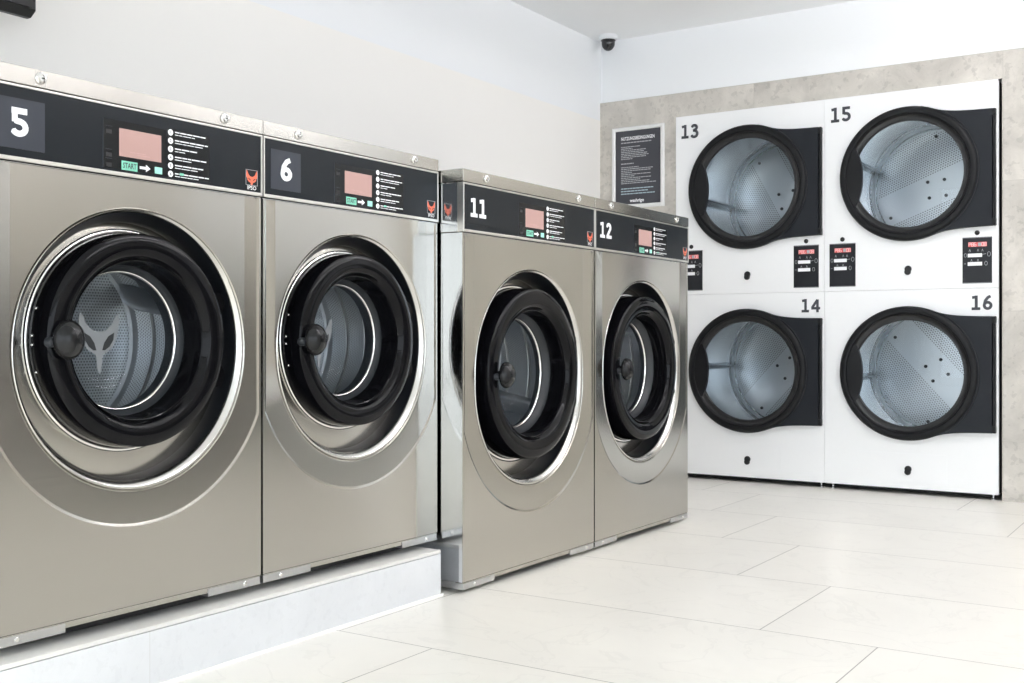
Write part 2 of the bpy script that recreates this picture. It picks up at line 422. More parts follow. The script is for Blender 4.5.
    m = mb(); m.box(o+.4325, o+.558, pb+.006, pb+.116, .0021, w0+.0003); m.build('instruction_label', 'module', cp)
    m = mb(); mt = mb(); mg = mb()
    rnd = random.Random(3)
    lens = ((.09, .058), (.097, .083), (.068, .029), (.093, .052), (.083, .066), (.100, .070))
    for i in range(6):
        v = pb+.108-.0190*i; u = o+.4425
        m.prism([(u+.0072*cos(2*pi*j/20), v+.0072*sin(2*pi*j/20)) for j in range(20)], .0023, w0+.0007)
        text_mb(mt, str(i+1), u, v-.0034, .0095, w0+.0009, .02, 'CENTER')
        for row, ln in enumerate(lens[i]):
            x = 0
            while x < ln-.004:
                wl = min(rnd.uniform(.009, .026), ln-x)
                mg_ = mg if row == 0 else m
                m.box(u+.0125+x, u+.0125+x+wl, v+.0008-.0052*row-(.0004 if row else 0), v+.0034-.0052*row-(.0014 if row else 0), .0024, w0+.0007)
                x += wl+.0022
    m.build('instruction_text', 'white_print', cp, smooth=False)
    mt.build('instruction_digit', 'dark_print', cp, smooth=False)
    mg.bm.free()
    m = mb(); v = pb+.108-.019*5; m.box(o+.4425+.0265, o+.4425+.0375, v-.0002, v+.0052, .0025, w0+.0011); m.build('instruction_mark', 'green', cp, smooth=False)
    # maker's badge: fox head in an outlined box, lettering under it
    L0 = W-.055-h2; L1 = W-.016-h2; B0, B1 = pb+.0155, pb+.054
    m = mb()
    for a in ((L0, L1, B0, B0+.001), (L0, L1, B1-.001, B1), (L0, L0+.001, B0, B1), (L1-.001, L1, B0, B1)): m.box(*a, .0021, w0+.0004)
    m.build('badge_frame', 'grey_print', cp, smooth=False)
    half = [(0, .55), (.14, .57), (.28, .68), (.40, .92), (.44, .95), (.46, .72), (.45, .52), (.36, .42), (.37, .33), (.24, .22), (.10, .17), (.06, .04), (0, .02)]
    poly = half+[(-a, b) for a, b in half[1:-1]][::-1]
    cx = (L0+L1)/2; bw = L1-L0; bh = B1-B0
    m = mb(); m.prism([(cx+a*bw, B0+b*bh) for a, b in poly][::-1], .0022, w0+.0006); m.build('badge_fox', 'orange', cp, smooth=False)
    m = mb()
    for s in (-1, 1):
        m.prism([(cx+s*a*bw, B0+b*bh) for a, b in ((.10, .36), (.30, .47), (.31, .43), (.13, .30))][::s], .0023, w0+.0009)
    m.build('badge_eye', 'panel', cp, smooth=False)
    m = mb(); text_mb(m, 'IPSO', cx, B0-.0105, .0135, w0+.0004, .012, 'CENTER', 1.12); m.build('badge_lettering', 'white_print', cp, smooth=False)
    # --- front panel: flat sheet with a shallow U-shaped dish around the door
    lipin = lambda u, v: in_stad(u, v, rl, sep, zc)
    lip2 = lambda u, v: in_stad(u, v, rl+.004, sep, zc)
    hs = h2-.0085
    Ush = lambda u, v: v <= vt-.0035 and abs(u) <= hs and (v > zc+sep or in_stad(u, v, RU, sep, zc))
    Ish = lambda u, v: v <= vt and (lip2(u, v) or (v > zc and abs(u) <= rl+.004))
    rect = lambda u, v: abs(u) <= h2-.0022 and fold+.0005 <= v <= vt
    A = set(2*pi*i/300 for i in range(300))
    for cu_, cv_ in ((h2-.0022, fold+.0005), (h2-.0022, vt), (rl+.004, vt), (hs, vt-.0035)):
        for s in (1, -1):
            t = atan2(cv_-zc, s*cu_) % (2*pi)
            A.update({t-1e-5, t, t+1e-5})
    A = sorted(A); RR = [[] for _ in range(11)]
    for t in A:
        dx, dy = cos(t), sin(t)
        r0 = bisect(lipin, dx, dy, 0, zc); rr = bisect(rect, dx, dy, 0, zc)
        ri = min(bisect(Ish, dx, dy, 0, zc), rr); ru = bisect(Ush, dx, dy, 0, zc)
        adx = abs(dx); S = hs-rl-.004
        def up(t):
            # strips beside the upper panel: height depends on the distance from the door's edge only
            r = min((rl+.004+t*S)/max(adx, 1e-6), rr)
            return r
        def hx(x, g):
            # height of the dish at distance x inside its outer edge, for a dish g wide
            K = [(0, 0), (.0012, -.0004), (.0058, -.0022), (.0070, -.0028), (max(g-.0035, .0075), h+.0006), (max(g, .009), h)]
            for (a0, b0), (a1, b1) in zip(K, K[1:]):
                if x <= a1: return b0+(b1-b0)*max(0, (x-a0))/(a1-a0)
            return h
        hh = lambda r: hx(hs-r*adx, S)
        if dy > 0 and zc+dy*ri > zc+sep+.004:
            if adx*rr <= rl+.004+1e-4: lev = [(r0-.004, h-.008), (r0, h-.0045), (r0+.0045, h)]+[(rr-2e-6*q, h) for q in (6, 5, 4, 3, 2, 1)]+[(rr, h), (rr, h-.012)]
            else:
                rs_ = [max(r0+.0044, min(q/max(adx, 1e-6), rr)) for q in (rl+.004, rl+.0075, hs-.007, hs-.0058, hs-.0012, hs)]
                lev = [(r0-.004, h-.008), (r0, h-.0045), (r0+.0042, h)]+[(r, hh(r)) for r in rs_]+[(rr, hh(rr)), (rr, -.015)]
        else:
            ru = max(ru, ri+1e-4); g = ru-ri; e1 = min(.0035, g*.13); e2 = min(.0055, g*.13)
            lev = [(r0-.004, h-.008), (r0, h-.0045), (ri, h), (ri+.0008, h), (ri+.0035, h+.0006), (ru-.007, -.0028), (ru-.0058, -.0022), (ru-.0012, -.0004), (ru, 0), (max(rr, ru+1e-4), 0), (max(rr, ru+1e-4), -.015)]
        for q, (r, w) in enumerate(lev): RR[q].append((dx*r, zc+dy*r, w))
    m = mb(); m.rings(RR); fp = m.build('front_panel', 'steel', root, ang=50, mods=[('WN',)])
    for p in fp.data.polygons:
        if abs(p.normal.x) > .99995 or p.area < 2e-7: p.use_smooth = False
    # bead round the door opening, and the black wall of the recess
    def off(o_): return stadium(rl+o_, sep, zc, 160)
    m = mb(); prof = [(.0005, h-.006), (-.0002, h-.0025), (-.0015, h+.0005), (-.0040, h+.0012), (-.0080, h-.0010), (-.0140, h-.0062), (-.0180, h-.0110), (-.0200, h-.0155)]
    def crescent(o_, w):
        # the lip is a slim edge at the top and widens towards the lower right
        out = []
        for i, (u, v) in enumerate(off(0)):
            t = 2*pi*i/160; fw_ = .26+.74*(.5+.5*cos(t+radians(58)))
            a, b = off(o_*fw_ if o_ < 0 else o_)[i]
            out.append((a, b, h+(w-h)*(fw_ if w < h else 1)))
        return out
    m.rings([crescent(o_, w) for o_, w in prof]); m.build('opening_bead', 'satin_chrome', fp, ang=60)
    m = mb(); m.rings([crescent(-.0200, h-.0150)]+[crescent(-.0208, h-.0175)]+[[(u, v, w) for u, v in off(o_)] for o_, w in ((-.0245, h-.030), (-.0250, -dep-.002))])
    m.build('recess_wall', 'black_liner', fp, ang=60)
    m = mb(); n = 160
    ring = lambda r, w: [(r*cos(2*pi*i/n), zd+r*sin(2*pi*i/n), w) for i in range(n)]
    m.rings([[(u, v, -dep) for u, v in off(-.0235)], ring(.250*k, -dep+.004), ring(.18*k, -dep+.002)])
    ap = m.build('door_surround', 'steel', root, ang=60)
    # --- door
    P = lambda prof: [(r*k, (w*k if w < 0 else w)) for r, w in prof]
    dz = -dep
    m = mb(); m.lathe([(.2405*k, dz+.002), (.2410*k, dz+.012), (.2395*k, -.016), (.2380*k, -.004)] +
                      [(r*k, w) for r, w in ((.2368, .0030), (.2345, .0062), (.2300, .0088), (.2200, .0110), (.2080, .0115), (.1960, .0098), (.1890, .0066), (.1858, .0030), (.1840, -.0015), (.1795, -.0070))], 0, zd, 128)
    door = m.build('door', 'black_gloss', root, ang=24)
    m = mb(); m.lathe([(r*k, w) for r, w in ((.1800, -.0065), (.1785, -.0045), (.1768, -.0055), (.1760, -.009), (.1745, -.03), (.172, -.052), (.170, -.060))], 0, zd, 128)
    m.build('inner_ring', 'black_gloss', door, ang=40)
    m = mb(); m.lathe([(.2505*k, dz+.003), (.2510*k, dz+.0080), (.2490*k, dz+.0105), (.2450*k, dz+.0112), (.2420*k, dz+.0105), (.2400*k, dz+.004)], 0, zd, 128)
    m.build('chrome_ring', 'chrome', door, ang=50)
    m = mb(); m.lathe([(r*k, w) for r, w in ((.1705, -.058), (.1700, -.062), (.164, -.073), (.158, -.079), (.1555, -.083), (.1555, -.110))], 0, zd, 96)
    m.build('door_gasket', 'gasket', door, ang=50)
    m = mb(); m.lathe([(r*k, w*k) for r, w in ((.1553, -.074), (.150, -.090), (.143, -.112), (.132, -.130), (.112, -.145), (.08, -.154), (.04, -.158), (0, -.159))], 0, zd, 96)
    m.build('door_glass', 'glass', door, ang=60)
    m = mb(); m.lathe([(r*k, w*k) for r, w in ((.1570, -.076), (.1560, -.0725), (.1535, -.0735), (.1525, -.078))], 0, zd, 96)
    m.build('glass_rim', 'chrome', door, ang=60)
    # pull knob at the left of the ring
    ku = -.205 if k < 1.1 else -.215
    m = mb(); n = 36; rs = []
    for j in range(13):
        t = -pi/2+pi*j/12; cw = sin(t); rr = max(cos(t), 0)
        wz = .028+(.030 if cw > 0 else .012)*cw
        rs.append([(ku+.035*rr*cos(2*pi*i/n), zd+.001+.042*rr*sin(2*pi*i/n), wz) for i in range(n)] if 0 < j < 12 else [(ku, zd+.001, wz)])
    m.rings(rs); kn = m.build('door_knob', 'knob', door, ang=60)
    m = mb(); m.lathe([(.013, .002), (.012, .012), (.014, .020), (0, .021)], ku, zd+.001, 20); m.build('knob_stem', 'black_gloss', door)
    m = mb(); m.lathe([(.011, .006), (.011, .016), (.008, .022), (0, .024)], ku-.030, zd-.004, 18); m.build('knob_catch', 'gasket', door)
    for s in (-1, 1):
        m = mb(); v = zd+s*.086*k; u = .236*k*cos(.36)
        pts = [(u-.006, v-.026), (u+.020, v-.026), (u+.030, v-.010), (u+.030, v+.010), (u+.020, v+.026), (u-.006, v+.026)]
        m.prism(pts, dz+.002, -.010); m.prism([(u-.004, v-.007), (u+.026, v-.007), (u+.026, v+.007), (u-.004, v+.007)], -.0105, -.004)
        m.build('door_hinge', 'black_gloss', door)
        for q in ((.02, -.02) if s > 0 else (.14, -.14)):
            uu, vv = cos(pi+q*2)*.2415*k, zd+sin(pi+q*2)*.2415*k
            w = dz*.62
            m = mb(); m.tube([(uu+.004, vv, w), (uu-.0015, vv, w), (uu-.003, vv, w)], [.0032, .0032, .0018], 10)
            m.build('rivet', 'chrome', door)
    # maker's fox head frosted on the glass
    wg = -.150*k
    m = mb(); FX = .112*k; FY = .108*k
    half = [(0, .60), (.10, .60), (.20, .66), (.30, .76), (.38, .93), (.46, 1.0), (.49, .86), (.46, .60), (.40, .42), (.28, .22), (.10, .12), (.07, .04), (.05, -.2), (0, -.32)]
    poly = half+[(-x, y) for x, y in half[1:-1]][::-1]
    m.prism([(x*FX, zd-.045*k+y*FY) for x, y in poly][::-1], wg+.0004, wg+.0016); lg = m.build('glass_logo', 'frost', door, smooth=False)
    for sg_ in (-1, 1):
        m = mb(); eye = [(.07, .20), (.12, .36), (.22, .50), (.36, .58), (.34, .42), (.25, .28), (.14, .20)]
        pts = [(sg_*x*FX, zd-.045*k+y*FY) for x, y in eye]
        m.prism(pts[::sg_], wg+.0010, wg+.0020); m.build('logo_eye', 'gasket', lg, smooth=False)
    # --- drum
    rd = .238*k; w0d = -.112; w1d = -.335*k
    m = mb(); m.lathe([(.1565*k, -.104), (.162*k, -.098), (.172*k, -.098), (.19*k, -.106), (rd*.985, w0d), (rd, w0d-.006)], 0, zd, 96)
    dr = m.build('drum', 'drum_plain', root, ang=40)
    m = mb(); m.lathe([(rd, w0d-.006), (rd, w1d+.02)], 0, zd, 96, uvs=True); m.build('drum_wall', 'drum_wall', dr)
    for wr in (.30, .62):
        wq = w0d+(w1d-w0d)*wr
        m = mb(); m.lathe([(rd+.001, wq+.006), (rd-.003, wq+.0045), (rd-.0045, wq), (rd-.003, wq-.0045), (rd+.001, wq-.006)], 0, zd, 96); m.build('drum_rib', 'chrome', dr)
    m = mb(); m.lathe([(rd, w1d+.0215), (rd*.985, w1d+.006), (rd*.955, w1d)], 0, zd, 96); m.build('drum_rim', 'drum_plain', dr)
    m = mb(); m.disc(rd*.957, 0, zd, w1d, 96, spin); m.build('drum_back', 'drum_back', dr, smooth=False)
    m = mb(); m.lathe([(.070*k, w1d+.0005), (.066*k, w1d+.006), (.045*k, w1d+.010), (.02*k, w1d+.018), (0, w1d+.019)], 0, zd, 40)
    m.build('drum_hub', 'drum_star', dr, ang=25)
    for q in range(3):
        a = spin+radians(20)+2*pi*q/3
        m = mb(); n = 14; rs = []
        for j in range(n+1):
            t = j/n; w = w0d-.012+(w1d-w0d+.02)*t
            hh = .055*k*sin(pi*min(1, .12+t*.88))**.5*(1 if t < 1 else .3); tw = .18*t
            row = []
            for (x, y) in ((-.030, 0), (-.022, .55), (-.010, .92), (0, 1), (.010, .92), (.022, .55), (.030, 0)):
                r = rd-.001-hh*y; aa = a+tw+x*k/rd
                row.append((r*cos(aa), zd+r*sin(aa), w))
            rs.append(row)
        m.rings(rs, close=False); m.build('lifter', 'drum_plain', dr, ang=60)
    # --- base
    m = mb(); m.box(-h2+.004, h2-.004, fold-.0135, fold-.0008, -.03, -.0012, .0008); m.build('base_rail', 'steel', root)
    for s in (-1, 1):
        m = mb(); u = s*(h2-.003); m.box(min(u, u-s*.02), max(u, u-s*.02), fold-.021, fold-.0008, -D+.01, -.031, .0008); m.build('side_rail', 'zinc', root)
    for u0, u1 in ((-h2+.002, -h2+.172), (h2-.172, h2-.006)):
        m = mb(); m.box(u0, u1, fold-.022, fold-.0035, -.030, .0009, .0006); b = m.build('base_bracket', 'zinc', root)
        m = mb(); uc = u0+.06 if u0 < 0 else u1-.05
        m.lathe([(.006, .0008), (.006, .002), (.004, .0036), (0, .004)], uc, fold-.012, 14); m.build('bracket_screw', 'chrome', b)
    m = mb(); m.box(-h2+.03, h2-.03, zb+.006, fold-.002, -D+.12, -.120); m.box(-h2+.11, h2-.11, zb+.006, fold-.002, -.119, -.045); m.build('dark_base_fill', 'dark_void', root)  # dark filler standing in for the black shade under the machine
    for u in (-h2+.075, h2-.075):
        for w in (-.09, -D+.09):
            m = mb(); m.f = f
            # feet stand upright: turn about the vertical
            n = 18
            prof = [(0, 0), (.022, 0), (.022, .004), (.010, .007), (.008, .009), (.008, fold-zb-.010)]
            m.rings([[(u+r*cos(2*pi*i/n), zb+z, w+r*sin(2*pi*i/n)) for i in range(n)] if r else [(u, zb+z, w)] for r, z in prof])
            m.build('foot', 'foot', root)
    return root

small = dict(W=.728, D=.86, capT=1.3195, capB=1.2835, pt=1.2762, pb=1.1360, fold=.181, zc=.748, rl=.309, sep=.002, RU=.390, zd=.7685, k=1.0, dep=.064)
big = dict(W=.8190, D=.86, capT=1.2870, capB=1.2490, pt=1.2410, pb=1.1045, fold=.035, zc=.644, rl=.335, sep=.020, RU=.424, zd=.657, k=1.185, dep=.088)
ms = dict(screws=(.113, .604), sticker=(.019, .123), smat='sticker', nd=-.005, nv=.040, nh=.058, nt=.21, off=0., sx=1.12)
ms6 = dict(ms, screws=(.124, .609), sticker=(.026, .133), nd=0, nt=.21)
mbg = dict(screws=(.123, .699), sticker=(.022, .134), smat='panel', nd=.002, nv=.040, nh=.058, nt=.2, off=.047, sx=1.1)
washer('5', 1.618, -2.045, .138, **small, modu=ms, spin=radians(0), label='stainless steel washing machine numbered 5, nearest one, on the stone plinth')
washer('6', 2.349, -2.045, .138, **small, modu=ms6, spin=radians(35), label='stainless steel washing machine numbered 6, on the plinth beside machine 11')
washer('11', 3.1285, -1.9560, 0., **big, modu=mbg, spin=radians(70), label='larger stainless steel washing machine numbered 11, on the floor past the plinth end')
washer('12', 3.9510, -1.9560, 0., **big, modu=mbg, spin=radians(15), label='larger stainless steel washing machine numbered 12, last of the row, nearest the dryers')

# ------------------------------------------------------------------ tumble dryers
YD = 5.690
def dryer(num, xc, zb, z0, z1, zd, upper, numu, spin, label, lift, pads=()):
    D = .80; hw = .4182
    root = thing('tumble_dryer', label, 'tumble dryer', (xc, YD+D/2, zb), 'white tumble dryers stacked two high')
    f = lambda u, v, w: (u, -D/2-w, v-zb)
    mb = lambda: MB(f)
    m = mb()
    a = [(-hw+.003, -.021), (-hw+.003, -D), (hw-.003, -D), (hw-.003, -.021)]
    lo = [m.V(u, z0+.004, w) for u, w in a]; hi = [m.V(u, z1-.002, w) for u, w in a]
    for i in range(3): m.F([lo[i], lo[i+1], hi[i+1], hi[i]])
    m.F(lo[::-1]); m.F(hi)
    m.build('cabinet', 'dark_void', root, smooth=False, mods=[('SOLIDIFY', .0015)])
    # white front sheet with the round door hole
    rh = .300
    rect = lambda u, v: abs(u) <= hw and z0+.0004 <= v <= z1-.0004
    A = set(2*pi*i/160 for i in range(160))
    for s in (1, -1):
        for v in (z0+.0004, z1-.0004):
            t = atan2(v-zd, s*hw) % (2*pi); A.update({t-1e-5, t, t+1e-5})
    RR = [[], [], [], [], []]
    for t in sorted(A):
        r = bisect(rect, cos(t), sin(t), 0, zd)
        for q, (rr, w) in enumerate(((rh, -.02), (rh, 0), (r-.0008, 0), (r, -.0008), (r, -.024))): RR[q].append((cos(t)*rr, zd+sin(t)*rr, w))
    m = mb(); m.rings(RR); m.build('front_panel', 'enamel', root, ang=30)
    # lint cover on the lower part with its lock
    vl0, vl1 = (z0+.012, zd-.345-.105) if upper else (z0+.030, z0+.175)
    if upper: vl0, vl1 = z0+.022, z0+.118
    m = mb(); m.box(-.235, .185, vl0, vl1, -.004, .0007, .0004); lc = m.build('lint_cover', 'enamel', root)
    vk = z0+.102 if upper else z0+.098
    m = mb(); m.lathe([(.0, .001), (.017, .001), (.017, .006), (.014, .0095), (0, .0105)], .002, vk, 24); m.build('cover_lock', 'dry_groove', lc)
    m = mb(); m.lathe([(.0, .001), (.0155, .001), (.0155, .007), (.011, .010), (0, .0105)], .0, vk-.014, 24); m.build('lock_barrel', 'dark_void', lc)
    # number
    m = mb(); number(m, num, numu, z1-.125 if upper else z1-.106, .076 if upper else .070, .0002, .19, .0006); m.build('machine_number', 'dark_print', root, smooth=False)
    # --- door: ring, hinge plate, grip
    R = .333
    m = mb(); m.lathe([(R, .001), (R+.0005, .018), (R-.003, .028), (R-.010, .034), (R-.022, .036), (R-.034, .0335), (R-.0375, .029)], 0, zd, 128)
    door = m.build('door', 'dry_black', root, ang=35)
    m = mb(); m.lathe([(R-.037, .031), (R-.0405, .020), (R-.045, .016), (R-.060, .013), (R-.0655, .014), (R-.0685, .011), (R-.070, .000)], 0, zd, 128)
    m.build('inner_ring', 'dry_groove', door, ang=35)
    top = [(R*cos(radians(a)), R*sin(radians(a))) for a in (78, 72, 67)]
    top += [(.155, .298), (.18, .2925), (.21, .288), (.24, .2845), (.28, .282), (.32, .2805), (.36, .2795), (.395, .279)]
    out = top+[(u, -v) for u, v in top][::-1]
    t0 = math.radians(78); inner = [(( R-.012)*cos(-t0+2*t0*i/40), (R-.012)*sin(-t0+2*t0*i/40)) for i in range(41)]
    # plate as a strip between the ring's arc and the outer outline
    m = mb(); n = 60
    def lerp_path(p, n):
        ds = [0]
        for a, b in zip(p, p[1:]): ds.append(ds[-1]+hypot(b[0]-a[0], b[1]-a[1]))
        res = []
        for i in range(n+1):
            t = ds[-1]*i/n; j = 0
            while j < len(ds)-2 and ds[j+1] < t: j += 1
            q = (t-ds[j])/max(1e-9, ds[j+1]-ds[j]); res.append((p[j][0]+(p[j+1][0]-p[j][0])*q, p[j][1]+(p[j+1][1]-p[j][1])*q))
        return res
    # outline resampled per corner so the plate keeps its square right-hand corners
    o1 = lerp_path(top[::-1][:1]+top[::-1][1:], 20)[::-1]; o2 = lerp_path([(.395, .279), (.395, -.279)], 20); o3 = [(u, -v) for u, v in o1][::-1]
    oo = o1+o2[1:]+o3[1:]
    ii = [((R-.004)*cos(t0-2*t0*i/(len(oo)-1)), (R-.004)*sin(t0-2*t0*i/(len(oo)-1))) for i in range(len(oo))]
    mid = [(a[0]*.985+b[0]*.015, a[1]*.985+b[1]*.015) for a, b in zip(oo, ii)]
    m.rings([[(u, zd+v, .002) for u, v in ii], [(u, zd+v, .0275) for u, v in ii], [(u, zd+v, .0300) for u, v in mid], [(u, zd+v, .027) for u, v in oo], [(u, zd+v, .002) for u, v in oo]], close=False)
    hp = m.build('hinge_plate', 'dry_slate', door, ang=30)
    m = mb(); g0 = R+.0025; aa = [radians(-57+114*i/48) for i in range(49)]
    m.rings([[(g0*cos(t), zd+g0*sin(t), .0285) for t in aa], [((g0+.0015)*cos(t), zd+(g0+.0015)*sin(t), .0306) for t in aa], [((g0+.0035)*cos(t), zd+(g0+.0035)*sin(t), .0306) for t in aa], [((g0+.005)*cos(t), zd+(g0+.005)*sin(t), .0285) for t in aa]], close=False)
    m.build('plate_groove', 'dry_groove', hp, ang=20)
    m = mb(); m.box(.397, .4095, zd-.279, zd+.279, .001, .026, .002)
    m.box(.3925, .4105, zd+.245, zd+.2775, .001, .0305, .002); m.box(.3925, .4105, zd-.2775, zd-.245, .001, .0305, .002)
    m.build('hinge_post', 'dry_black', door)
    # recessed grip: lens across the left of the glass
    a0 = radians(152); pts = [((R-.030)*cos(a0+(2*pi-2*a0)*i/24), (R-.030)*sin(a0+(2*pi-2*a0)*i/24)) for i in range(25)]
    y0 = pts[0][1]; x0 = pts[0][0]
    ins = [(x0+.020+.030*(1-(1-2*i/24)**2), y0*(1-2*i/24)) for i in range(25)]
    m = mb(); m.rings([[(u, zd+v, .010) for u, v in pts], [(u, zd+v, .0290) for u, v in pts], [((u+a)/2, zd+(v+b)/2, .0275) for (u, v), (a, b) in zip(pts, ins)], [(u, zd+v, .0240) for u, v in ins], [(u, zd+v, .006) for u, v in ins]], close=False)
    m.build('door_grip', 'dry_black', door, ang=40)
    m = mb(); m.lathe([(R-.0685, .006), (R-.12, .008), (R-.25, .011), (0, .012)], 0, zd, 64); m.build('door_glass', 'dry_glass', door, ang=60)
    # --- drum
    rd = .362; w0d = -.045; w1d = -.64
    m = mb(); m.lathe([(rh-.001, -.018), (rh-.006, -.026), (rh, -.040), (rd*.97, w0d), (rd, w0d-.008), (rd, w0d-.2), (rd*.997, w0d-.205), (rd, w0d-.21), (rd, w1d+.006), (rd*.993, w1d+.001), (rd*.965, w1d)], 0, zd, 96)
    dr = m.build('drum', 'galv', root, ang=50)
    m = mb(); m.disc(rd*.967, 0, zd, w1d, 96, spin); m.build('drum_back', 'dry_back', dr, smooth=False)
    m = mb(); m.lathe([(.322, w1d+.0005), (.325, w1d+.004), (.329, w1d+.004), (.332, w1d+.0005)], 0, zd, 96); m.build('drum_bead', 'galv', dr)
    m = mb()
    for q in range(4):
        a = spin+pi*q/2+.5; rr = .062
        m.lathe([(.009, w1d+.0005), (.009, w1d+.005), (.006, w1d+.008), (0, w1d+.008)], rr*cos(a), zd+rr*sin(a), 16)
    for q in range(3):
        a = spin+2*pi*q/3+1.2
        m.lathe([(.009, w1d+.0005), (.009, w1d+.005), (0, w1d+.007)], .285*cos(a), zd+.285*sin(a), 16)
    m.build('drum_bolt', 'gasket', dr)
    for q in range(3):
        a = lift+2*pi*q/3
        m = mb(); rs = []
        for w in (w0d-.025, w0d-.04, w1d+.05, w1d+.02):
            e = 0.35 if w in (w0d-.025, w1d+.02) else 1
            row = []
            for x, y in ((-.024, 0), (-.010, .72), (-.005, .97), (0, 1), (.005, .97), (.010, .72), (.024, 0)):
                r = rd+.001-.062*y*e; aa = a+x*.8/rd*1.0; row.append((r*cos(aa), zd+r*sin(aa), w))
            rs.append(row)
        m.rings(rs, close=False); m.build('lifter', 'galv', dr, ang=50)
    # --- keypads
    for pu0, pu1 in pads:
        p0, p1 = z0+.0225, z0+.2445
        m = mb(); m.box(pu0, pu1, p0, p1, -.004, .003, .001); kp = m.build('keypad', 'keypad', root)
        wd = pu1-pu0; X = lambda q: pu0+wd*q
        m = mb()
        for a in ((X(.02), X(.98), p1-.0035, p1-.002), (X(.02), X(.98), p0+.002, p0+.0035)): m.box(*a, .0028, .0034)
        m.build('keypad_edge', 'grey_print', kp, smooth=False)
        m = mb(); m.box(X(.20), X(.83), p1-.046, p1-.024, .0028, .0036); m.build('readout', 'led_red', kp)
        t = .0026
        for j, x in enumerate((.22, .31, .40, .66, .74)):
            x0, x1, y0, y1 = X(x), X(x+.065), p1-.0435, p1-.0265
            ym = (y0+y1)/2; m = mb()
            segs = [((x0, y0), (x0, y1)), ((x0, y1), (x1, y1)), ((x1, y1), (x1, ym)), ((x0, ym), (x1, ym)), ((x0, y0), (x1, y0)), ((x1, ym), (x1, y0))]
            for s_, (a, b) in enumerate(segs):
                if (j, s_) in ((0, 4), (0, 5), (2, 2), (3, 3)): continue
                m.stroke([a, b], t, .0036, .0040)
            m.build('readout_digit', 'led_pale', kp, smooth=False)
        m = mb(); m.box(X(.53), X(.64), p1-.0435, p1-.0265, .0034, .0038); m.build('readout_gap', 'grey_print', kp, smooth=False)
        for y in (p1-.096, p1-.137):
            m = mb(); m.box(X(.18), X(.67), y, y+.0175, .0028, .0040, .0006); m.build('keypad_label', 'white_print', kp)
        icons = [([(X(x)+r*.8*cos(2*pi*i/16), p1+y+r*1.3*sin(2*pi*i/16)) for i in range(17)], .0016) for x, y, r in ((.10, -.086, .007), (.90, -.083, .0085), (.80, -.127, .0075))]
        icons += [([(X(x), p1+y-.006), (X(x)+.004, p1+y+.006), (X(x)+.008, p1+y-.006)], .0014) for x, y in ((.22, -.064), (.50, -.064), (.65, -.064), (.28, -.112), (.50, -.112))]
        icons += [([(X(.67), p1-.084), (X(.80), p1-.081)], .002), ([(X(.05), p1-.127), (X(.12), p1-.127)], .002)]
        for c, t_ in icons:
            m = mb(); m.stroke(c, t_, .0028, .0034); m.build('keypad_icon', 'grey_print', kp, smooth=False)
        m = mb(); m.lathe([(.0115, .0), (.0115, .003), (.008, .005), (0, .0055)], X(.5), p1+.021, 20); m.build('keypad_lock', 'dark_void', root)
    if not upper:
        m = mb(); m.box(-hw+.03, hw-.03, zb+.008, z0+.003, -D+.02, -.07); m.build('dark_base_fill', 'dark_void', root)
        for u in (-hw+.03, hw-.03):
            for w in (-.05, -D+.06):
                m = mb(); n = 16
                prof = [(0, 0), (.016, 0), (.016, .004), (.006, .008), (.005, .020), (.011, .022), (.011, z0-zb+.003)]
                m.rings([[(u+r*cos(2*pi*i/n), zb+z, w+r*sin(2*pi*i/n)) for i in range(n)] if r else [(u, zb+z, w)] for r, z in prof]); m.build('foot', 'foot', root)
    return root

M['dry_back'] = perforated('dryer_back_perforated', (.66, .69, .715), .28, .0135, .30, band=.085, rmax=.312, metal=.85, dark=.35)
XA, XB = -2.2065, -1.3690
pl, pr = (-.391, -.258), (.257, .390)
ZS = 1.018
dryer('13', XA, ZS, ZS, 2.012, 1.590, True, -.333, radians(-62), 'white tumble dryer numbered 13, upper left one of the four', radians(185), (pl, pr))
dryer('14', XA, 0., .028, ZS-.0004, .602, False, .348, radians(48), 'white tumble dryer numbered 14, lower left one, under dryer 13', radians(178))
dryer('15', XB, ZS, ZS, 2.012, 1.592, True, -.333, radians(22), 'white tumble dryer numbered 15, upper right one of the four', radians(160), (pl, pr))
dryer('16', XB, 0., .028, ZS-.0004, .602, False, .345, radians(-48), 'white tumble dryer numbered 16, lower right one, under dryer 15', radians(186))

# ------------------------------------------------------------------ the room
XL, XR, YB, YF, ZC = -3.11, 2.6, 5.710, -2.6, 2.503
def struct(name, mat, boxes, bev=0):
    m = MB()
    for b in boxes: m.box(*b, bev)
    return m.build(name, mat, None, smooth=False, kind='structure')
def rbox(x0, x1, y0, y1, z0, z1): return (x0, x1, y0, y1, z0, z1)
struct('floor', 'floor', [rbox(XL-.1, XR+.1, YF-.1, YB+1.0, -.1, 0)])
struct('ceiling', 'ceil', [rbox(XL-.1, XR+.1, YF-.1, YB+1.0, ZC, ZC+.1)])
o = struct('wall_left', ['cream', 'paint'], [rbox(XL-.1, XL, YF-.1, YB+.05, 0, 2.045), rbox(XL-.1, XL, YF-.1, YB+.05, 2.045, ZC)])
for i, p in enumerate(o.data.polygons): p.material_index = 0 if i < 6 else 1
AX0, AX1, AZ = -2.6262, -.936, 2.0135          # the niche that holds the dryers
struct('wall_back', 'paint', [rbox(XL, AX0-.01, YB, YB+.1, 0, ZC), rbox(AX1+.01, XR, YB, YB+.1, 0, ZC), rbox(AX0-.01, AX1+.01, YB, YB+.1, AZ+.02, ZC),
                              rbox(AX0-.11, AX1+.11, YB+.92, YB+1.0, 0, ZC), rbox(AX0-.11, AX0-.012, YB+.1, YB+.92, 0, ZC), rbox(AX1+.012, AX1+.11, YB+.1, YB+.92, 0, ZC)])
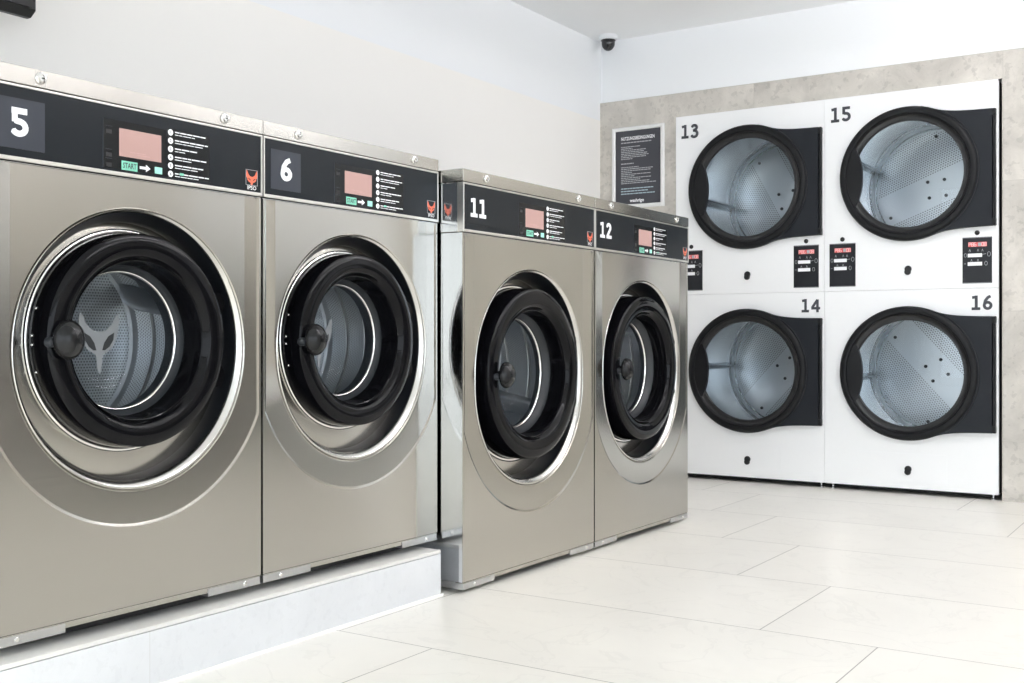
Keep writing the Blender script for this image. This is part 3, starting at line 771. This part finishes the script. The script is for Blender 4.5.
struct('trim_1', 'stone', [rbox(XL, AX0, 5.698, YB, 0, 2.147), rbox(AX1, .50, 5.698, YB, 0, 2.147), rbox(AX0, AX1, 5.698, YB, AZ, 2.147)])
struct('added_side_tile', 'stone_side', [rbox(XR-.012, XR, 1.3, YB, 0, 2.147)])  # tile added on the unseen right wall, to set machine 5's reflected tone
struct('niche_gap_shade', 'dark_void', [rbox(AX0-.008, AX0-.001, 5.71, 6.5, 0, AZ), rbox(AX1+.001, AX1+.009, 5.712, 6.5, 0, AZ)])  # dark strips put the gap's shade beside the dryers into colour
VY0, VY1, VZ0, VZ1 = -2.45, 1.2, .06, 2.38
struct('wall_right', 'paint', [rbox(XR, XR+.1, VY1, YB+.05, 0, ZC), rbox(XR, XR+.1, YF-.1, VY0, 0, ZC), rbox(XR, XR+.1, VY0, VY1, 0, VZ0), rbox(XR, XR+.1, VY0, VY1, VZ1, ZC)])
m = MB()
for y in (VY0, -.65, VY1-.05): m.box(XR+.02, XR+.08, y, y+.05, VZ0, VZ1)
for z in (VZ0, VZ1-.05): m.box(XR+.02, XR+.08, VY0, VY1, z, z+.05)
win2 = m.build('added_window', 'tv_body', None, smooth=False, kind='structure')  # glazing added on the unseen right wall, to brighten the steel's reflections
m = MB(); m.box(XR+.045, XR+.055, VY0+.01, VY1-.01, VZ0+.01, VZ1-.01); m.build('window_pane', 'pane', win2, smooth=False)
WX0, WX1, WZ0, WZ1 = -2.6, 2.5, .06, 2.38
struct('wall_front', 'paint', [rbox(XL, WX0, YF-.1, YF, 0, ZC), rbox(WX1, XR, YF-.1, YF, 0, ZC), rbox(WX0, WX1, YF-.1, YF, 0, WZ0), rbox(WX0, WX1, YF-.1, YF, WZ1, ZC)])
m = MB()
for x in (WX0, -.73, .73, WX1-.05): m.box(x, x+.05, YF-.08, YF-.02, WZ0, WZ1)
for z in (WZ0, WZ1-.05): m.box(WX0, WX1, YF-.08, YF-.02, z, z+.05)
win = m.build('window_1', 'tv_body', None, smooth=False, kind='structure')
m = MB(); m.box(WX0+.01, WX1-.01, YF-.055, YF-.045, WZ0+.01, WZ1-.01); m.build('window_pane', 'pane', win, smooth=False)
struct('ground', 'paving', [rbox(-12, 14, -14, YF-.1, -.25, -.15), rbox(XR+.1, 14, YF-.1, 8, -.25, -.15)])
# unseen dark panels added low in the back corner, to darken the steel's reflections
struct('reflection_panel', 'reflect_dark', [rbox(XR-.03, XR-.013, 3.0, 5.66, .08, 1.15), rbox(.85, XR-.03, 5.678, 5.698, .08, 1.15)])
struct('trim_4', 'cream', [rbox(-2.004, -1.998, -.6, 2.68, 0, .007)])
# stone plinth under machines 5 and 6
m = MB(); m.box(XL, -2.004, -.6, 2.675, 0, .1265, .001); m.box(XL, -2.004, -.6, 2.675, .128, .138, .001)
pl_ = m.build('plinth', ['plinth', 'plinth_edge'], None, smooth=False, kind='structure')
for p in pl_.data.polygons:
    if p.center.z > .127: p.material_index = 1

# ------------------------------------------------------------------ loose things
# framed notice on the tiled wall
sx0, sx1, sz0, sz1 = -3.028, -2.697, 1.522, 1.990
sg = thing('information_sign', 'dark framed information notice on the tiled back wall left of the dryers', 'sign', ((sx0+sx1)/2, 5.698, sz0))
fs = lambda u, v, w: (u-(sx0+sx1)/2, -w, v-sz0)
fw = .0225
m = MB(fs)
prof = [(0, .0), (0, .008), (.004, .013), (.011, .015), (.018, .013), (fw, .008), (fw, .003)]
def rr(o_, w): return [(sx0+o_, sz0+o_, w), (sx1-o_, sz0+o_, w), (sx1-o_, sz1-o_, w), (sx0+o_, sz1-o_, w)]
m.rings([rr(o_, w) for o_, w in prof]); m.build('frame', 'alu', sg, ang=30)
m = MB(fs); m.box(sx0+.012, sx1-.012, sz0+.012, sz1-.012, .001, .005); po = m.build('poster', 'poster', sg)
tx = sx0+.058; tw = sx1-.030-tx
m = MB(fs); text_mb(m, 'NUTZUNGSBEDINGUNGEN', tx, sz1-.076, .027, .0055, .025, 'LEFT', .63); m.build('poster_heading', 'white_print', po, smooth=False)
m = MB(fs); ma = MB(fs); rnd = random.Random(11)
def line(mm, v, ln, hh):
    x = 0
    while x < ln-.004:
        wl = min(rnd.uniform(.008, .024), ln-x); mm.box(tx+x, tx+x+wl, v, v+hh, .0048, .0056); x += wl+.0028
line(m, sz1-.094, tw*.79, .006)
for i, q in enumerate((.52, .30, .65, .62, .69, .72, .68, .3)): line(m, sz1-.117-.0099*i, tw*q, .0045)
m.build('poster_text', 'grey_print', po, smooth=False); m = MB(fs)
line(m, sz1-.214, tw*.33, .006)
for i, q in enumerate((.46, .83, .80, .3, .77, .36, .80, .50, .76, .92)): line(m, sz1-.234-.0102*i, tw*q, .0045)
m.build('poster_text', 'grey_print', po, smooth=False)
for i, q in enumerate((.84, .72, .88)): line(ma, sz1-.357-.0150*i, tw*q, .0055)
ma.build('poster_footer', 'blue_print', po, smooth=False)
m = MB(fs); text_mb(m, 'washrigo', (sx0+sx1)/2-.006, sz0+.036, .026, .0055, .03, 'CENTER', .95); m.build('poster_logo', 'white_print', po, smooth=False)

# dome camera on the ceiling
cam_ = thing('security_camera', 'small black dome security camera on the ceiling in the back left corner', 'security camera', (-3.003, 5.598, ZC-.086))
m = MB(); m.lathe([(0, .086), (.052, .086), (.052, .070), (.049, .062), (.041, .060), (0, .060)], 0, 0, 32); m.build('camera_base', 'cam_base', cam_)
m = MB(); m.lathe([(.0385, .060), (.0385, .046)]+[(.0385*cos(radians(a)), .046-.046*sin(radians(a))) for a in range(8, 90, 8)]+[(0, 0)], 0, 0, 32); m.build('camera_dome', 'cam_dome', cam_)
m = MB(); m.lathe([(.0415, .0605), (.0415, .0565), (.0385, .0560), (.0380, .060)], 0, 0, 32); m.build('camera_ring', 'tv_body', cam_)

# wall monitor, its lower right corner shows at the picture's top left
tv = thing('wall_monitor', 'black wall monitor high on the left wall, only its lower corner in view', 'monitor', (-3.11, 1.40, 1.703))
ft = lambda u, v, w: (w, u, v)
m = MB(ft); y0, y1, zt = -.62, .530, .70
def rb(o_, w, lo=0): return [(y0+o_, lo+o_, w), (y1-o_-.0, lo+o_, w), (y1-o_, zt-o_, w), (y0+o_, zt-o_, w)]
m.rings([rb(.02, .13), rb(.006, .152), rb(.0, .162), rb(.0, .180), rb(.0015, .206, .014), rb(.003, .208, .0165), rb(.014, .208, .006), rb(.020, .204)])
m.F([m.V(*p) for p in rb(.02, .13)]); case = m.build('monitor_case', 'tv_body', tv, ang=25)
m = MB(ft); m.box(y0+.006, y1-.006, .022, zt-.008, .19, .2095); m.build('monitor_screen', 'tv_screen', tv)
m = MB(ft); m.box(-.2, .2, .2, .5, .001, .03, .002); m.box(-.03, .03, .25, .45, .03, .14); m.build('wall_bracket', 'tv_body', tv)

# tube lamps added out of the frame, to brighten the ceiling and walls
for x, side in ((-.6, 'left'), (.55, 'right')):
    for y, where in ((2.9, 'nearest the shop window'), (4.46, 'nearest the dryers')):
        l = thing('added_tube_lamp', 'added out-of-view white tube lamp under the ceiling, %s row, %s' % (side, where), 'ceiling lamp', (x, y, ZC-.19), 'added tube lamps under the ceiling')
        m = MB(lambda u, v, w: (u, w, v)); m.lathe([(0, -.70), (.034, -.70), (.036, -.69), (.036, .69), (.034, .70), (0, .70)], 0, 0, 20); m.build('lamp_tube', 'lamp', l)
        for e in (-1, 1):
            m = MB(lambda u, v, w: (u, w, v)); m.lathe([(0, e*.701), (.039, e*.701), (.039, e*.745), (0, e*.745)], 0, 0, 20); m.build('lamp_cap', 'lamp_frame', l)
            m = MB(); m.tube([(0, e*.72, .03), (0, e*.72, .19)], .003, 8); m.build('lamp_rod', 'lamp_frame', l)

# ------------------------------------------------------------------ daylight
w = bpy.data.worlds.new('sky'); C.world = w; w.use_nodes = True
bg = w.node_tree.nodes['Background']; bg.inputs[0].default_value = (.89, .925, 1, 1); bg.inputs[1].default_value = 3.7
pd = bpy.data.lights.new('window_portal', 'AREA'); pd.shape = 'RECTANGLE'; pd.size = WX1-WX0; pd.size_y = WZ1-WZ0
pd.cycles.is_portal = True
po_ = bpy.data.objects.new('window_portal', pd); COL.objects.link(po_); po_.location = ((WX0+WX1)/2, YF-.11, (WZ0+WZ1)/2); po_.rotation_euler = (radians(90), 0, 0)

p2 = bpy.data.lights.new('window_portal', 'AREA'); p2.shape = 'RECTANGLE'; p2.size = VZ1-VZ0; p2.size_y = VY1-VY0
p2.cycles.is_portal = True
q2 = bpy.data.objects.new('window_portal', p2); COL.objects.link(q2); q2.location = (XR+.11, (VY0+VY1)/2, (VZ0+VZ1)/2); q2.rotation_euler = (0, radians(90), 0)

# low sun through the shop front, falling on the floor beside and behind the camera
sl = bpy.data.lights.new('sun', 'SUN'); sl.energy = 5.2; sl.angle = radians(.6); sl.color = (1, .97, .93)
so = bpy.data.objects.new('sun', sl); COL.objects.link(so); so.rotation_euler = Vector((.06, .84, -.478)).to_track_quat('-Z', 'Y').to_euler()

# ------------------------------------------------------------------ camera
F, A_, HZ = 1109., radians(33.17), 339.5
cd = bpy.data.cameras.new('camera'); co = bpy.data.objects.new('camera', cd); COL.objects.link(co)
co.location = (0, 0, .77); co.rotation_euler = (radians(90), 0, A_)
cd.sensor_fit = 'HORIZONTAL'; cd.sensor_width = 36; cd.lens = F/1024*36
cd.shift_y = (HZ-341.5)/1024
cd.clip_start = .02
C.camera = co
C.view_settings.view_transform = 'Standard'; C.view_settings.look = 'None'
C.view_settings.gamma = 1; C.view_settings.use_curve_mapping = False
C.view_settings.exposure = -0.12
C.cycles.blur_glossy = 0.0; C.cycles.max_bounces = 10; C.cycles.diffuse_bounces = 6; C.cycles.glossy_bounces = 6; C.cycles.transparent_max_bounces = 12
